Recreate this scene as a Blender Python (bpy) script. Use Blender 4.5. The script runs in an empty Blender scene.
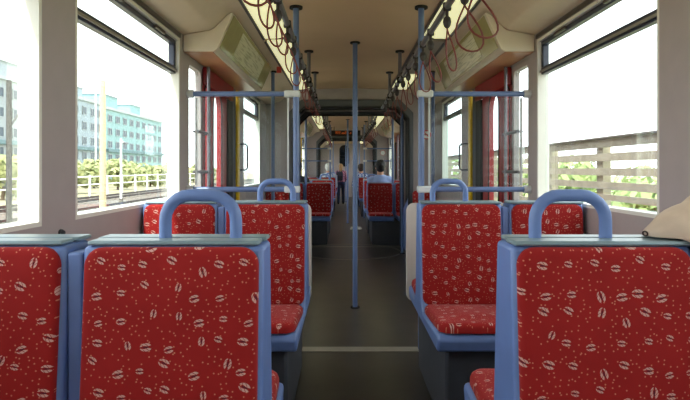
import bpy, bmesh, math, random
from mathutils import Vector, Matrix, noise
random.seed(7)
S = bpy.context.scene
COL = S.collection
PI = math.pi

# ------------------------------------------------------------------ camera, light, exposure
cam_d = bpy.data.cameras.new('camera')
cam = bpy.data.objects.new('camera', cam_d); COL.objects.link(cam)
cam.location = (-0.10, 0, 1.15)
cam.rotation_euler = (PI/2, 0, 0)
cam_d.sensor_width = 36
cam_d.lens = 535/690*36
cam_d.shift_y = -31/690
cam_d.shift_x = 2/690
cam_d.clip_start = 0.02; cam_d.clip_end = 600
S.camera = cam

W = bpy.data.worlds.new('sky'); S.world = W; W.use_nodes = True
wn = W.node_tree; wn.nodes.clear()
wo = wn.nodes.new('ShaderNodeOutputWorld'); bg = wn.nodes.new('ShaderNodeBackground')
tc = wn.nodes.new('ShaderNodeTexCoord'); sx = wn.nodes.new('ShaderNodeSeparateXYZ')
cr = wn.nodes.new('ShaderNodeValToRGB')
cr.color_ramp.elements[0].position = 0.0; cr.color_ramp.elements[0].color = (0.96, 0.97, 1.0, 1)
cr.color_ramp.elements[1].position = 0.8; cr.color_ramp.elements[1].color = (0.72, 0.84, 1.0, 1)
nz = wn.nodes.new('ShaderNodeTexNoise'); nz.inputs['Scale'].default_value = 2.5
mixw = wn.nodes.new('ShaderNodeMixRGB'); mixw.inputs['Color2'].default_value = (1, 1, 1, 1)
wn.links.new(tc.outputs['Generated'], sx.inputs[0]); wn.links.new(sx.outputs['Z'], cr.inputs[0])
wn.links.new(tc.outputs['Generated'], nz.inputs['Vector'])
wn.links.new(nz.outputs['Fac'], mixw.inputs['Fac']); wn.links.new(cr.outputs[0], mixw.inputs['Color1'])
wn.links.new(mixw.outputs[0], bg.inputs['Color']); bg.inputs['Strength'].default_value = 4.3
wn.links.new(bg.outputs[0], wo.inputs[0])

sun_d = bpy.data.lights.new('sun', 'SUN'); sun = bpy.data.objects.new('sun', sun_d); COL.objects.link(sun)
sun_d.energy = 9.0; sun_d.angle = math.radians(2.0); sun_d.color = (1.0, 0.95, 0.86)
sun.rotation_euler = Vector((0.42, 0.9, -1.5)).to_track_quat('-Z', 'Y').to_euler()

S.view_settings.view_transform = 'Standard'; S.view_settings.look = 'None'
S.view_settings.gamma = 1; S.view_settings.use_curve_mapping = False
S.view_settings.exposure = 0.0

# ------------------------------------------------------------------ materials
def srgb(r, g, b):
    f = lambda c: (c/255/12.92) if c/255 <= 0.04045 else ((c/255+0.055)/1.055)**2.4
    return (f(r), f(g), f(b), 1)

MATS = {}
def mat(name, rgb, rough=0.5, metal=0.0, noise_amt=0.08, noise_scale=12, bump=0.0, emit=0.0, spec=0.5):
    if name in MATS: return MATS[name]
    m = bpy.data.materials.new(name); m.use_nodes = True
    nt = m.node_tree; b = nt.nodes['Principled BSDF']
    c = srgb(*rgb)
    b.inputs['Roughness'].default_value = rough; b.inputs['Metallic'].default_value = metal
    b.inputs['Specular IOR Level'].default_value = spec
    t = nt.nodes.new('ShaderNodeTexCoord'); n = nt.nodes.new('ShaderNodeTexNoise')
    n.inputs['Scale'].default_value = noise_scale; n.inputs['Detail'].default_value = 4
    nt.links.new(t.outputs['Object'], n.inputs['Vector'])
    r = nt.nodes.new('ShaderNodeValToRGB')
    lo, hi = 1-noise_amt, 1+noise_amt
    r.color_ramp.elements[0].position = 0.3; r.color_ramp.elements[1].position = 0.7
    r.color_ramp.elements[0].color = (c[0]*lo, c[1]*lo, c[2]*lo, 1)
    r.color_ramp.elements[1].color = (min(1, c[0]*hi), min(1, c[1]*hi), min(1, c[2]*hi), 1)
    nt.links.new(n.outputs['Fac'], r.inputs[0]); nt.links.new(r.outputs[0], b.inputs['Base Color'])
    if bump:
        bp = nt.nodes.new('ShaderNodeBump'); bp.inputs['Strength'].default_value = bump
        bp.inputs['Distance'].default_value = 0.01
        nt.links.new(n.outputs['Fac'], bp.inputs['Height']); nt.links.new(bp.outputs[0], b.inputs['Normal'])
    if emit:
        nt.links.new(r.outputs[0], b.inputs['Emission Color']); b.inputs['Emission Strength'].default_value = emit
    MATS[name] = m; return m

def glass_mat(name, tint=(0.93, 0.97, 0.96), refl=0.10):
    m = bpy.data.materials.new(name); m.use_nodes = True; nt = m.node_tree; nt.nodes.clear()
    o = nt.nodes.new('ShaderNodeOutputMaterial'); tr = nt.nodes.new('ShaderNodeBsdfTransparent')
    gl = nt.nodes.new('ShaderNodeBsdfGlossy'); gl.inputs['Roughness'].default_value = 0.0
    fr = nt.nodes.new('ShaderNodeLayerWeight'); fr.inputs['Blend'].default_value = 0.25
    mu = nt.nodes.new('ShaderNodeMath'); mu.operation = 'MULTIPLY'; mu.inputs[1].default_value = refl*5
    cl = nt.nodes.new('ShaderNodeClamp'); cl.inputs['Min'].default_value = refl*0.4; cl.inputs['Max'].default_value = 0.5
    mx = nt.nodes.new('ShaderNodeMixShader')
    tr.inputs[0].default_value = (*tint, 1)
    nt.links.new(fr.outputs['Fresnel'], mu.inputs[0]); nt.links.new(mu.outputs[0], cl.inputs['Value'])
    nt.links.new(cl.outputs[0], mx.inputs[0]); nt.links.new(tr.outputs[0], mx.inputs[1]); nt.links.new(gl.outputs[0], mx.inputs[2])
    nt.links.new(mx.outputs[0], o.inputs[0]); MATS[name] = m; return m

def fabric_mat(name, plane, rgb=(156, 34, 33)):
    """red moquette with scattered pale two-leaf motifs and tiny dots"""
    m = bpy.data.materials.new(name); m.use_nodes = True; nt = m.node_tree; L = nt.links.new
    b = nt.nodes['Principled BSDF']; b.inputs['Roughness'].default_value = 0.85
    b.inputs['Specular IOR Level'].default_value = 0.15
    b.inputs['Sheen Weight'].default_value = 0.25; b.inputs['Sheen Roughness'].default_value = 0.4
    b.inputs['Sheen Tint'].default_value = (1, 0.5, 0.5, 1)
    g = nt.nodes.new('ShaderNodeNewGeometry'); s = nt.nodes.new('ShaderNodeSeparateXYZ'); c = nt.nodes.new('ShaderNodeCombineXYZ')
    L(g.outputs['Position'], s.inputs[0]); L(s.outputs['X'], c.inputs['X']); L(s.outputs[plane], c.inputs['Y'])
    def M(op, a, bb=None, cc=None):
        n = nt.nodes.new('ShaderNodeMath'); n.operation = op
        for i, v in enumerate((a, bb, cc)):
            if v is None: continue
            if isinstance(v, (int, float)): n.inputs[i].default_value = v
            else: L(v, n.inputs[i])
        return n.outputs[0]
    v = nt.nodes.new('ShaderNodeTexVoronoi'); v.voronoi_dimensions = '2D'; v.feature = 'F1'
    v.inputs['Scale'].default_value = 18.5; v.inputs['Randomness'].default_value = 0.62
    L(c.outputs[0], v.inputs['Vector'])
    sub = nt.nodes.new('ShaderNodeVectorMath'); sub.operation = 'SUBTRACT'
    L(c.outputs[0], sub.inputs[0]); L(v.outputs['Position'], sub.inputs[1])
    sc = nt.nodes.new('ShaderNodeSeparateXYZ'); L(v.outputs['Color'], sc.inputs[0])
    # mostly slightly tilted, some upright
    up = M('GREATER_THAN', sc.outputs['X'], 0.72)
    ang = M('ADD', M('MULTIPLY', up, 1.45), M('MULTIPLY', M('SUBTRACT', sc.outputs['Y'], 0.35), 0.9))
    rot = nt.nodes.new('ShaderNodeVectorRotate'); rot.rotation_type = 'Z_AXIS'
    L(sub.outputs[0], rot.inputs['Vector']); L(ang, rot.inputs['Angle'])
    q = nt.nodes.new('ShaderNodeSeparateXYZ'); L(rot.outputs[0], q.inputs[0])
    size = M('ADD', 0.82, M('MULTIPLY', sc.outputs['Z'], 0.42))
    ax = M('DIVIDE', q.outputs['X'], M('MULTIPLY', size, 0.0112)); ay = M('DIVIDE', q.outputs['Y'], M('MULTIPLY', size, 0.0074))
    r2 = M('ADD', M('MULTIPLY', ax, ax), M('MULTIPLY', ay, ay))
    inside = M('LESS_THAN', r2, 1.0)
    ayb = M('ADD', M('ABSOLUTE', ay), M('MULTIPLY', M('SINE', M('MULTIPLY', ax, 5.0)), 0.08))
    gap = M('GREATER_THAN', ayb, 0.30)
    strip = M('GREATER_THAN', M('SINE', M('MULTIPLY', M('ADD', ax, M('MULTIPLY', ay, 0.7)), 9.0)), -0.85)
    motif = M('MULTIPLY', M('MULTIPLY', inside, gap), strip)
    dark = M('MULTIPLY', M('LESS_THAN', M('ADD', M('MULTIPLY', ax, ax), M('MULTIPLY', M('MULTIPLY', ay, ay), 9.0)), 0.28), 0.8)
    v2 = nt.nodes.new('ShaderNodeTexVoronoi'); v2.voronoi_dimensions = '2D'; v2.inputs['Scale'].default_value = 72
    L(c.outputs[0], v2.inputs['Vector'])
    s2 = nt.nodes.new('ShaderNodeSeparateXYZ'); L(v2.outputs['Color'], s2.inputs[0])
    dots = M('MULTIPLY', M('LESS_THAN', v2.outputs['Distance'], 0.125), M('GREATER_THAN', s2.outputs['X'], 0.35))
    n = nt.nodes.new('ShaderNodeTexNoise'); n.inputs['Scale'].default_value = 9; L(c.outputs[0], n.inputs['Vector'])
    n2 = nt.nodes.new('ShaderNodeTexNoise'); n2.inputs['Scale'].default_value = 900; L(c.outputs[0], n2.inputs['Vector'])
    base = nt.nodes.new('ShaderNodeMixRGB'); L(n.outputs['Fac'], base.inputs['Fac'])
    a = srgb(*rgb); base.inputs['Color1'].default_value = (a[0]*.82, a[1]*.8, a[2]*.8, 1)
    base.inputs['Color2'].default_value = (a[0]*1.12, a[1]*1.2, a[2]*1.2, 1)
    def mixc(fac, prev, col):
        x = nt.nodes.new('ShaderNodeMixRGB'); L(fac, x.inputs['Fac']); L(prev, x.inputs['Color1'])
        x.inputs['Color2'].default_value = col; return x.outputs[0]
    o1 = mixc(M('MULTIPLY', dots, 0.6), base.outputs[0], srgb(225, 150, 120))
    o2 = mixc(M('MULTIPLY', motif, 0.75), o1, srgb(222, 184, 172))
    o3 = mixc(dark, o2, srgb(60, 30, 50))
    L(o3, b.inputs['Base Color'])
    bp = nt.nodes.new('ShaderNodeBump'); bp.inputs['Strength'].default_value = 0.25; bp.inputs['Distance'].default_value = 0.002
    L(n2.outputs['Fac'], bp.inputs['Height']); L(bp.outputs[0], b.inputs['Normal'])
    MATS[name] = m; return m

wall_m = mat('wall laminate', (172, 160, 160), 0.55, noise_amt=.03)
pillar_m = wall_m
ceil_m = mat('ceiling laminate', (196, 164, 136), 0.6, noise_amt=.04, noise_scale=3)
cove_m = mat('cove plastic', (216, 196, 170), 0.42, noise_amt=.03)
cover_m = mat('door gear cover', (222, 208, 188), 0.32, noise_amt=.03)
sill_m = mat('window reveal', (232, 228, 220), 0.5, noise_amt=.02)
floor_m = mat('dark linoleum', (54, 50, 45), 0.30, noise_amt=.25, noise_scale=5, bump=.05)
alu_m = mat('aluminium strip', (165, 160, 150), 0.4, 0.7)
blue_m = mat('blue grey plastic', (106, 131, 186), 0.42, noise_amt=.05)
pole_m = mat('blue painted steel', (96, 116, 160), 0.33, noise_amt=.05)
cap_m = mat('grey green cap', (122, 142, 150), 0.35, noise_amt=.1)
clamp_m = mat('pale clamp', (205, 208, 210), 0.4)
base_m = mat('dark seat box', (66, 68, 76), 0.55)
frame_m = mat('dark blue window frame', (44, 48, 66), 0.35)
brown_frame_m = mat('brown window track', (70, 62, 58), 0.4)
rubber_m = mat('black rubber', (26, 26, 28), 0.7)
ring_m = mat('dark grey portal', (84, 86, 92), 0.45)
bellow_m = mat('bellows rubber', (58, 56, 56), 0.8)
red_m = mat('red door paint', (150, 18, 26), 0.35)
yel_m = mat('yellow paint', (232, 190, 10), 0.4)
panel_m = mat('beige partition panel', (204, 196, 188), 0.5, noise_amt=.03)
rail_m = mat('grey steel rail', (120, 116, 124), 0.3, 0.5)
strap_m = mat('brown leather strap', (118, 46, 40), 0.45)
knob_m = mat('dark strap holder', (52, 44, 46), 0.4)
light_m = mat('yellowed light diffuser', (252, 248, 196), 0.5, noise_amt=.03, emit=0.62)
unlit_m = mat('unlit diffuser', (150, 140, 128), 0.4)
glass_m = glass_mat('window glass', refl=.05)
screen_m = glass_mat('partition glass', (0.93, 0.96, 0.96), 0.035)
poster_m = None
white_m = mat('white paint', (232, 232, 228), 0.5)
steel_m = mat('galvanised steel', (120, 124, 128), 0.4, 0.6)
fab_back = fabric_mat('red patterned fabric upright', 'Z')
fab_seat = fabric_mat('red patterned fabric flat', 'Y')

# ------------------------------------------------------------------ helpers
class MB:
    def __init__(s): s.b = bmesh.new()
    def box(s, x0, x1, y0, y1, z0, z1):
        m = Matrix.Translation(((x0+x1)/2, (y0+y1)/2, (z0+z1)/2)) @ Matrix.Diagonal((abs(x1-x0), abs(y1-y0), abs(z1-z0), 1))
        bmesh.ops.create_cube(s.b, size=1, matrix=m); return s
    def prism(s, pts, a0, a1, axis='Y'):
        def P(p, a):
            return {'Y': (p[0], a, p[1]), 'X': (a, p[0], p[1]), 'Z': (p[0], p[1], a)}[axis]
        v0 = [s.b.verts.new(P(p, a0)) for p in pts]; v1 = [s.b.verts.new(P(p, a1)) for p in pts]
        n = len(pts); s.b.faces.new(v0); s.b.faces.new(v1[::-1])
        for i in range(n): s.b.faces.new((v0[i], v0[(i+1) % n], v1[(i+1) % n], v1[i])[::-1])
        return s
    def tube(s, path, r, seg=10, closed=False):
        path = [Vector(p) for p in path]; n = len(path); rings = []
        rr = r if isinstance(r, (list, tuple)) else [r]*n
        up = None
        for i, p in enumerate(path):
            if closed: t = path[(i+1) % n]-path[i-1]
            else: t = path[min(i+1, n-1)]-path[max(i-1, 0)]
            t.normalize()
            if up is None:
                up = Vector((0, 0, 1)) if abs(t.z) < .9 else Vector((1, 0, 0))
            u = up - t*up.dot(t); u.normalize(); up = u; w = t.cross(u)
            rings.append([s.b.verts.new(p+(u*math.cos(a)+w*math.sin(a))*rr[i]) for a in [2*PI*k/seg for k in range(seg)]])
        m = n if closed else n-1
        for i in range(m):
            A, B = rings[i], rings[(i+1) % n]
            for k in range(seg):
                s.b.faces.new((A[k], A[(k+1) % seg], B[(k+1) % seg], B[k]))
        if not closed: s.b.faces.new(rings[0][::-1]); s.b.faces.new(rings[-1])
        return s
    def cyl(s, p0, p1, r, seg=14): return s.tube([p0, p1], r, seg)
    def ball(s, c, r, seg=12):
        if not isinstance(r, (tuple, list)): r = (r, r, r)
        bmesh.ops.create_uvsphere(s.b, u_segments=seg, v_segments=max(6, seg*2//3), radius=1,
            matrix=Matrix.Translation(c) @ Matrix.Diagonal((*r, 1))); return s
    def build(s, name, m, parent=None, bevel=0, smooth=True, loc=None, rot=None):
        bmesh.ops.recalc_face_normals(s.b, faces=s.b.faces[:])
        me = bpy.data.meshes.new(name); s.b.to_mesh(me); s.b.free()
        for mm in (m if isinstance(m, list) else [m]): me.materials.append(mm)
        o = bpy.data.objects.new(name, me); COL.objects.link(o)
        if loc: o.location = loc
        if rot: o.rotation_euler = rot
        if parent: o.parent = parent
        if smooth:
            me.polygons.foreach_set('use_smooth', [True]*len(me.polygons))
            try: me.set_sharp_from_angle(angle=math.radians(38))
            except Exception: pass
        if bevel:
            bv = o.modifiers.new('bevel', 'BEVEL'); bv.width = bevel; bv.segments = 3; bv.limit_method = 'ANGLE'; bv.angle_limit = math.radians(38)
            bv.harden_normals = False
        return o

def tag(o, label=None, cat=None, group=None, kind=None):
    if label: o['label'] = label
    if cat: o['category'] = cat
    if group: o['group'] = group
    if kind: o['kind'] = kind
    return o
def empty(name, loc=(0, 0, 0), rz=0):
    o = bpy.data.objects.new(name, None); COL.objects.link(o); o.location = loc; o.rotation_euler = (0, 0, rz)
    o.empty_display_size = .1; return o
def struct(o): o['kind'] = 'structure'; return o
def copy_tree(o, parent=None, skip=()):
    c = o.copy(); COL.objects.link(c); c.parent = parent
    for ch in [x for x in list(bpy.data.objects) if x.parent == o and x.name.split('.')[0] not in skip]:
        copy_tree(ch, c)
    return c
def arc(cx, cz, r, a0, a1, n):
    return [(cx+r*math.cos(a0+(a1-a0)*i/n), cz+r*math.sin(a0+(a1-a0)*i/n)) for i in range(n+1)]
def rrect(w, h, r, n=5):
    pts = []
    for (cx, cz, a) in ((w/2-r, h/2-r, 0), (-w/2+r, h/2-r, PI/2), (-w/2+r, -h/2+r, PI), (w/2-r, -h/2+r, 1.5*PI)):
        pts += arc(cx, cz, r, a, a+PI/2, n)
    return pts

YA, YB, YC, YD, YE, YF = -3.0, 7.0, 7.9, 14.3, 15.1, 22.0
SEC = [(YA, YB), (YC, YD), (YE, YF)]
IW, OW = 1.10, 1.17

# ------------------------------------------------------------------ setting: floor, walls, ceiling
fl = MB()
for a, b in SEC: fl.box(-OW, OW, a, b, -.12, 0)
for a, b in ((YB, YC), (YD, YE)): fl.box(-.92, .92, a, b, -.12, 0)
struct(fl.build('floor', floor_m))

WINS = [[(-2.40, -1.10), (-.90, .28), (.50, 1.777), (2.0, 3.28), (5.38, 6.45)],
        [(8.15, 9.55), (9.75, 10.5), (12.65, 13.9)],
        [(15.5, 16.8), (17.0, 18.3), (20.2, 21.5)]]
DOORS = [(3.45, 5.05), (10.85, 12.45), (18.4, 20.0)]
ZS, ZT = 0.96, 1.95
def wins(side, k):
    return [(p+.03, q+.03) for p, q in WINS[k]] if side == 'right' else WINS[k]
def wall(side, k):
    s = -1 if side == 'left' else 1
    a, b = SEC[k]; m = MB()
    ops = sorted([(w[0], w[1], ZS, ZT) for w in wins(side, k)] + [(DOORS[k][0], DOORS[k][1], 0, 1.865)])
    y = a
    for (p, q, z0, z1) in ops:
        m.box(s*IW, s*OW, y, p, 0, 2.3)
        if z0 > 0: m.box(s*IW, s*OW, p, q, 0, z0)
        m.box(s*IW, s*OW, p, q, z1, 2.3); y = q
    m.box(s*IW, s*OW, y, b, 0, 2.3)
    bmesh.ops.remove_doubles(m.b, verts=m.b.verts[:], dist=1e-5)
    return struct(m.build('wall_'+side, wall_m, smooth=False))
wn_i = 0
def window(side, p, q):
    global wn_i
    wn_i += 1
    s = -1 if side == 'left' else 1
    r = struct(empty('window_%d' % wn_i, (s*1.15, p, ZS)))
    L, H = q-p, ZT-ZS
    f = MB(); t = .016
    for (y0, y1, z0, z1) in ((0, L, 0, t), (0, L, H-t, H), (0, t, t, H-t), (L-t, L, t, H-t)):
        f.box(-s*.0495, s*.02, y0, y1, z0, z1)
    f.build('window_frame', sill_m, r)
    # upper hopper sash in dark blue
    h = MB(); z0 = .77; z1 = H-.016; e = .03
    for (ya, yb, za, zb) in ((t, L-t, z0, z0+.045), (t, L-t, z1-.028, z1), (t, t+e, z0+.045, z1-.028), (L-t-e, L-t, z0+.045, z1-.028)):
        h.box(-.018-s*.012, .018-s*.012, ya, yb, za, zb)
    sash = h.build('opening_sash', frame_m, r, bevel=.004)
    k = MB()
    k.box(-s*.03, -s*.045, L-.40, L-.25, z1-.022, z1-.006); k.box(-s*.03, -s*.05, L*.25, L*.25+.12, z1-.022, z1-.006)
    k.build('latch', brown_frame_m, sash)
    tr = MB(); tr.box(-s*.032, -s*.040, t, L-t, z0+.012, z0+.024); tr.build('rubber_seal', alu_m, sash)
    g = MB(); g.box(-.004, .004, t, L-t, t, H-t); g.build('glass_pane', glass_m, r)
    # dark track above the opening
    d = MB(); d.box(-s*.042, -s*.056, 0, L, H+.004, H+.03); d.build('blind_track', brown_frame_m, r)
for k in range(3):
    for side in ('left', 'right'):
        wall(side, k)
        for w in wins(side, k): window(side, *w)

# ceiling: one lengthwise section, extruded
def ceiling(a, b):
    half = [(0, 2.2), (.50, 2.185), (.50, 2.215), (.71, 2.185), (.71, 2.15), (.80, 2.13), (.83, 2.11), (.905, 2.035), (.93, 2.02), (1.13, 1.985)]
    pts = half + [(1.13, 2.30), (-1.13, 2.30)] + [(-x, z) for x, z in half[:0:-1]]
    m = MB().prism(pts, a, b)
    for f in m.b.faces:
        c = f.calc_center_median()
        if abs(c.x) > .72 and abs(c.x) < 1.13 and len(f.verts) == 4: f.material_index = 1
    return struct(m.build('ceiling', [ceil_m, cove_m]))
for a, b in SEC: ceiling(a, b)
rf = MB()
for a, b in SEC: rf.box(-1.2, 1.2, a-.02, b+.02, 2.30, 2.42)
struct(rf.build('roof', white_m))

# end walls
for y, nm in ((YA-.06, 'wall_back'),):
    struct(MB().box(-OW, OW, y, y+.06, 0, 2.3).build(nm, wall_m))
bk = MB()
# far wall with a rounded window
hole = [(x, z+1.69) for x, z in rrect(.36, .84, .17, 6)]
outer = []
def ringface(m, inner, x0, x1, z0, z1, ya, yb):
    n = len(inner); o = []
    cx = sum(p[0] for p in inner)/n; cz = sum(p[1] for p in inner)/n
    for (x, z) in inner:
        dx, dz = x-cx, z-cz
        t = min((x1-cx)/dx if dx > 1e-6 else ((x0-cx)/dx if dx < -1e-6 else 1e9), (z1-cz)/dz if dz > 1e-6 else ((z0-cz)/dz if dz < -1e-6 else 1e9))
        o.append((cx+dx*t, cz+dz*t))
    def V(p, y): return m.b.verts.new((p[0], y, p[1]))
    for i in range(n):
        j = (i+1) % n
        q = [inner[i], inner[j], o[j], o[i]]
        if abs(o[i][0]-o[j][0]) > 1e-6 and abs(o[i][1]-o[j][1]) > 1e-6:
            cxn = x1 if max(o[i][0], o[j][0]) > cx else x0; czn = z1 if max(o[i][1], o[j][1]) > cz else z0
            q = [inner[i], inner[j], o[j], (cxn, czn), o[i]]
        m.b.faces.new([V(p, ya) for p in q]); m.b.faces.new([V(p, yb) for p in q])
        m.b.faces.new([V(inner[i], ya), V(inner[j], ya), V(inner[j], yb), V(inner[i], yb)])
ringface(bk, [(x-.045, z) for x, z in hole], -OW, OW, 0, 2.3, YF, YF+.05)
bmesh.ops.remove_doubles(bk.b, verts=bk.b.verts[:], dist=1e-5)
struct(bk.build('wall_front', wall_m))
wf = struct(empty('window_40', (-.045, YF, 1.69)))
fm = MB(); pts = rrect(.38, .86, .18, 6); fm.tube([(x, -.004, z) for x, z in pts], .014, 8, closed=True); fm.build('window_gasket', rubber_m, wf)
MB().prism(rrect(.36, .84, .17, 6), .018, .026).build('glass_pane', glass_mat('dark cab glass', (.10, .13, .15), .16), wf)
struct(MB().box(-1.2, 1.2, YF+1.0, YF+1.06, 0, 2.3).build('wall_cab', base_m))

# bulkheads with portals and gangways
def portal_pts(x, z, c): return [(x, 0), (x, z-c), (x-c, z), (-x+c, z), (-x, z-c), (-x, 0)]
def bulkhead(y0, y1):
    m = MB().prism([(-IW, 0), (-IW, 2.21), (IW, 2.21), (IW, 0)] + portal_pts(.81, 2.0, .15), y0, y1)
    struct(m.build('wall_bulkhead', wall_m, smooth=False))
def ring(y0, y1, w=.05, name='trim_portal'):
    o = portal_pts(.81, 2.05, .17); i = portal_pts(.81-w, 2.05-.09, .15)
    m = MB().prism(o + i[::-1], y0, y1)
    r = struct(m.build(name, ring_m, bevel=.006))
    j = portal_pts(.81-w-.002, 2.05-.092, .15); j2 = portal_pts(.81-w-.016, 2.05-.112, .14)
    g = MB().prism(j + j2[::-1], y0-.01, y1+.01); g.build('rubber_edge', rubber_m, r)
for (a, b) in ((YB, YC), (YD, YE)):
    bulkhead(a-.05, a); bulkhead(b, b+.05)
    ring(a-.075, a-.051); ring(b+.051, b+.075)
    m = MB(); n = 18
    o = portal_pts(.92, 2.12, .17)
    for k in range(n):
        w = .03 if k % 2 else 0
        y0 = a+.001+(b-a-.002)*k/n; y1 = a+.001+(b-a-.002)*(k+1)/n
        m.prism(portal_pts(.93-w, 2.13-w, .17) + portal_pts(.83-w+.02, 2.03-w+.02, .16)[::-1], y0, y1)
    struct(m.build('wall_bellows', bellow_m, smooth=False))
    c = (a+b)/2+.02
    tt = MB().tube([(.70*math.cos(t), c+.70*math.sin(t), .001) for t in [2*PI*k/48 for k in range(48)]], .006, 6, closed=True)
    struct(tt.build('trim_turntable', alu_m))
    struct(MB().box(-.76, .76, b-.02, b+.03, 0, .004).build('trim_gangway_threshold', alu_m))
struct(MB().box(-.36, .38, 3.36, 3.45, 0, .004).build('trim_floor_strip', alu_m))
# skirting along the walls
for k in range(2):
    for s, side in ((-1, 'left'), (1, 'right')):
        m = MB(); a, b = SEC[k]; d0, d1 = DOORS[k]
        for p, q in ((a, d0), (d1, b-.08)): m.box(s*1.085, s*1.10, p, q, 0, .09)
        struct(m.build('baseboard_'+side, base_m))

# ------------------------------------------------------------------ doors
dn = 0
def door(side, k):
    global dn
    dn += 1
    s = -1 if side == 'left' else 1
    y0, y1 = DOORS[k]; y0 = y1-1.6; r = struct(empty('door_%d' % dn, (0, y0, 0)))
    X = 1.12; t = .02
    def leaf(a, b, pa, pb, top=1.87):
        """red leaf with one tall rounded pane; a..b leaf, pa..pb pane"""
        m = MB(); c = (pa+pb)/2; hw = (pb-pa)/2; rr = min(hw*.98, .12)
        inner = [(c+x, 1.115+z) for x, z in rrect(pb-pa, 1.27, rr, 5)]
        mm = MB(); ringface(mm, inner, a, b, .03, top, 0, 2*t)
        bmesh.ops.remove_doubles(mm.b, verts=mm.b.verts[:], dist=1e-5)
        for v in mm.b.verts: v.co = Vector((s*(X-t+v.co.y), v.co.x, v.co.z))
        # close outer rim
        L = mm.build('door_leaf', red_m, r, smooth=False)
        e = MB(); e.box(s*(X-t), s*(X+t), a, a+.004, .03, top); e.box(s*(X-t), s*(X+t), b-.004, b, .03, top)
        e.build('leaf_edge', rubber_m, L)
        g = MB().prism(inner, s*(X-.004), s*(X+.004), 'X'); g.build('glass_pane', glass_m, L)
        k_ = MB().tube([(s*(X-t-.002), p[0], p[1]) for p in inner], .006, 6, closed=True); k_.build('rubber_seal', rubber_m, L)
        return L
    w = y1-y0
    A = leaf(.355, .585, .40, .515); B = leaf(.59, 1.16, .665, .95)
    sf = MB(); inner = [(.165+x, 1.0+z) for x, z in rrect(.29, 1.66, .03, 4)]
    ringface(sf, inner, 0, .35, .0, 1.87, 0, .04)
    bmesh.ops.remove_doubles(sf.b, verts=sf.b.verts[:], dist=1e-5)
    for v in sf.b.verts: v.co = Vector((s*(X-.02+v.co.y), v.co.x, v.co.z))
    sl = sf.build('side_light', wall_m, r, smooth=False)
    MB().prism(inner, s*(X-.004), s*(X+.004), 'X').build('glass_pane', glass_m, sl)
    MB().box(s*1.072, s*1.098, .355, 1.30, 1.75, 1.875).build('header', red_m, r, bevel=.004)
    h = MB()
    for z in (1.40, 1.13): h.cyl((s*1.06, .10, z), (s*1.06, .42, z), .011)
    for z in (1.40, 1.13):
        for y in (.12, .40): h.cyl((s*1.06, y, z), (s*1.10, y, z), .008)
    h.build('door_handle', rail_m, A)
    MB().box(s*(X-.035), s*(X+.02), 1.165, 1.34, .03, 1.75).build('rubber_edge', rubber_m, r, bevel=.01)
    MB().box(s*1.04, s*1.068, 1.36, 1.435, .05, 1.86).build('yellow_grab_bar', yel_m, r, bevel=.01)
    MB().box(s*(X-.01), s*(X+.02), 1.345, w-.004, .03, 1.87).build('fixed_panel', ring_m, r)
    MB().box(s*1.06, s*1.16, .0, w, -.02, .012).build('threshold', alu_m, r)
    # post at the near jamb
    MB().cyl((s*1.05, .33, .0), (s*1.05, .33, 1.87), .012).build('jamb_post', rail_m, r)
    g = MB().tube([(s*1.10, w+.10, 1.14), (s*1.04, w+.10, 1.14), (s*1.02, w+.10, 1.16), (s*1.02, w+.10, 1.37), (s*1.04, w+.10, 1.39), (s*1.10, w+.10, 1.39)], .009)
    g.build('grab_handle', frame_m, r)
for k in range(3):
    for side in ('left', 'right'): door(side, k)

# door gear covers with a slanted face
def poster_material():
    m = bpy.data.materials.new('route plan'); m.use_nodes = True; nt = m.node_tree; L = nt.links.new
    b = nt.nodes['Principled BSDF']; b.inputs['Roughness'].default_value = .22
    t = nt.nodes.new('ShaderNodeTexCoord'); mp = nt.nodes.new('ShaderNodeMapping'); L(t.outputs['Object'], mp.inputs[0])
    mp.inputs['Scale'].default_value = (1, 5, 120)
    n = nt.nodes.new('ShaderNodeTexNoise'); n.inputs['Scale'].default_value = 1.0; n.inputs['Detail'].default_value = 3; L(mp.outputs[0], n.inputs['Vector'])
    r = nt.nodes.new('ShaderNodeValToRGB'); r.color_ramp.elements[0].position = .40; r.color_ramp.elements[0].color = srgb(190, 184, 158)
    r.color_ramp.elements[1].position = .50; r.color_ramp.elements[1].color = srgb(230, 224, 198)
    L(n.outputs['Fac'], r.inputs[0]); L(r.outputs[0], b.inputs['Base Color']); return m
poster_m = poster_material()
olive_m = mat('olive tinted cover film', (176, 166, 116), 0.14, noise_amt=.05)
cover_mirror = []
def gear_cover(s, y0, y1, label, n):
    r = tag(empty('door_gear_cover', (s*1.0, y0, 1.88)), label, 'door gear cover', 'gear covers over the doors')
    pr = [(1.098, 1.885), (.91, 1.885), (.885, 1.90), (.785, 2.125), (.80, 2.128), (.83, 2.108), (.905, 2.033), (.93, 2.018), (1.098, 1.989)]
    m = MB().prism([(s*(x-1.0), z-1.88) for x, z in pr], 0, y1-y0)
    m.build('cover_body', cover_m, r, bevel=.006)
    MB().prism([(s*(1.092-1.0), .0045), (s*(.915-1.0), .0045), (s*(.915-1.0), .001), (s*(1.092-1.0), .001)], .012, y1-y0-.012).build('cover_underside', mat('copper brown lacquer', (190, 136, 96), .3), r)
    # slanted film on the face
    def P(t, off): # t along slope 0 bottom .. 1 top
        x = .882+(.787-.882)*t - off*.92; z = 1.908+(2.122-1.908)*t - off*.39
        return (s*(x-1.0), z-1.88)
    q = [P(.02, .0005), P(.98, .0005), P(.98, .004), P(.02, .004)]
    MB().prism(q, .03, y1-y0-.03).build('tinted_film', olive_m, r)
    return r
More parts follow.
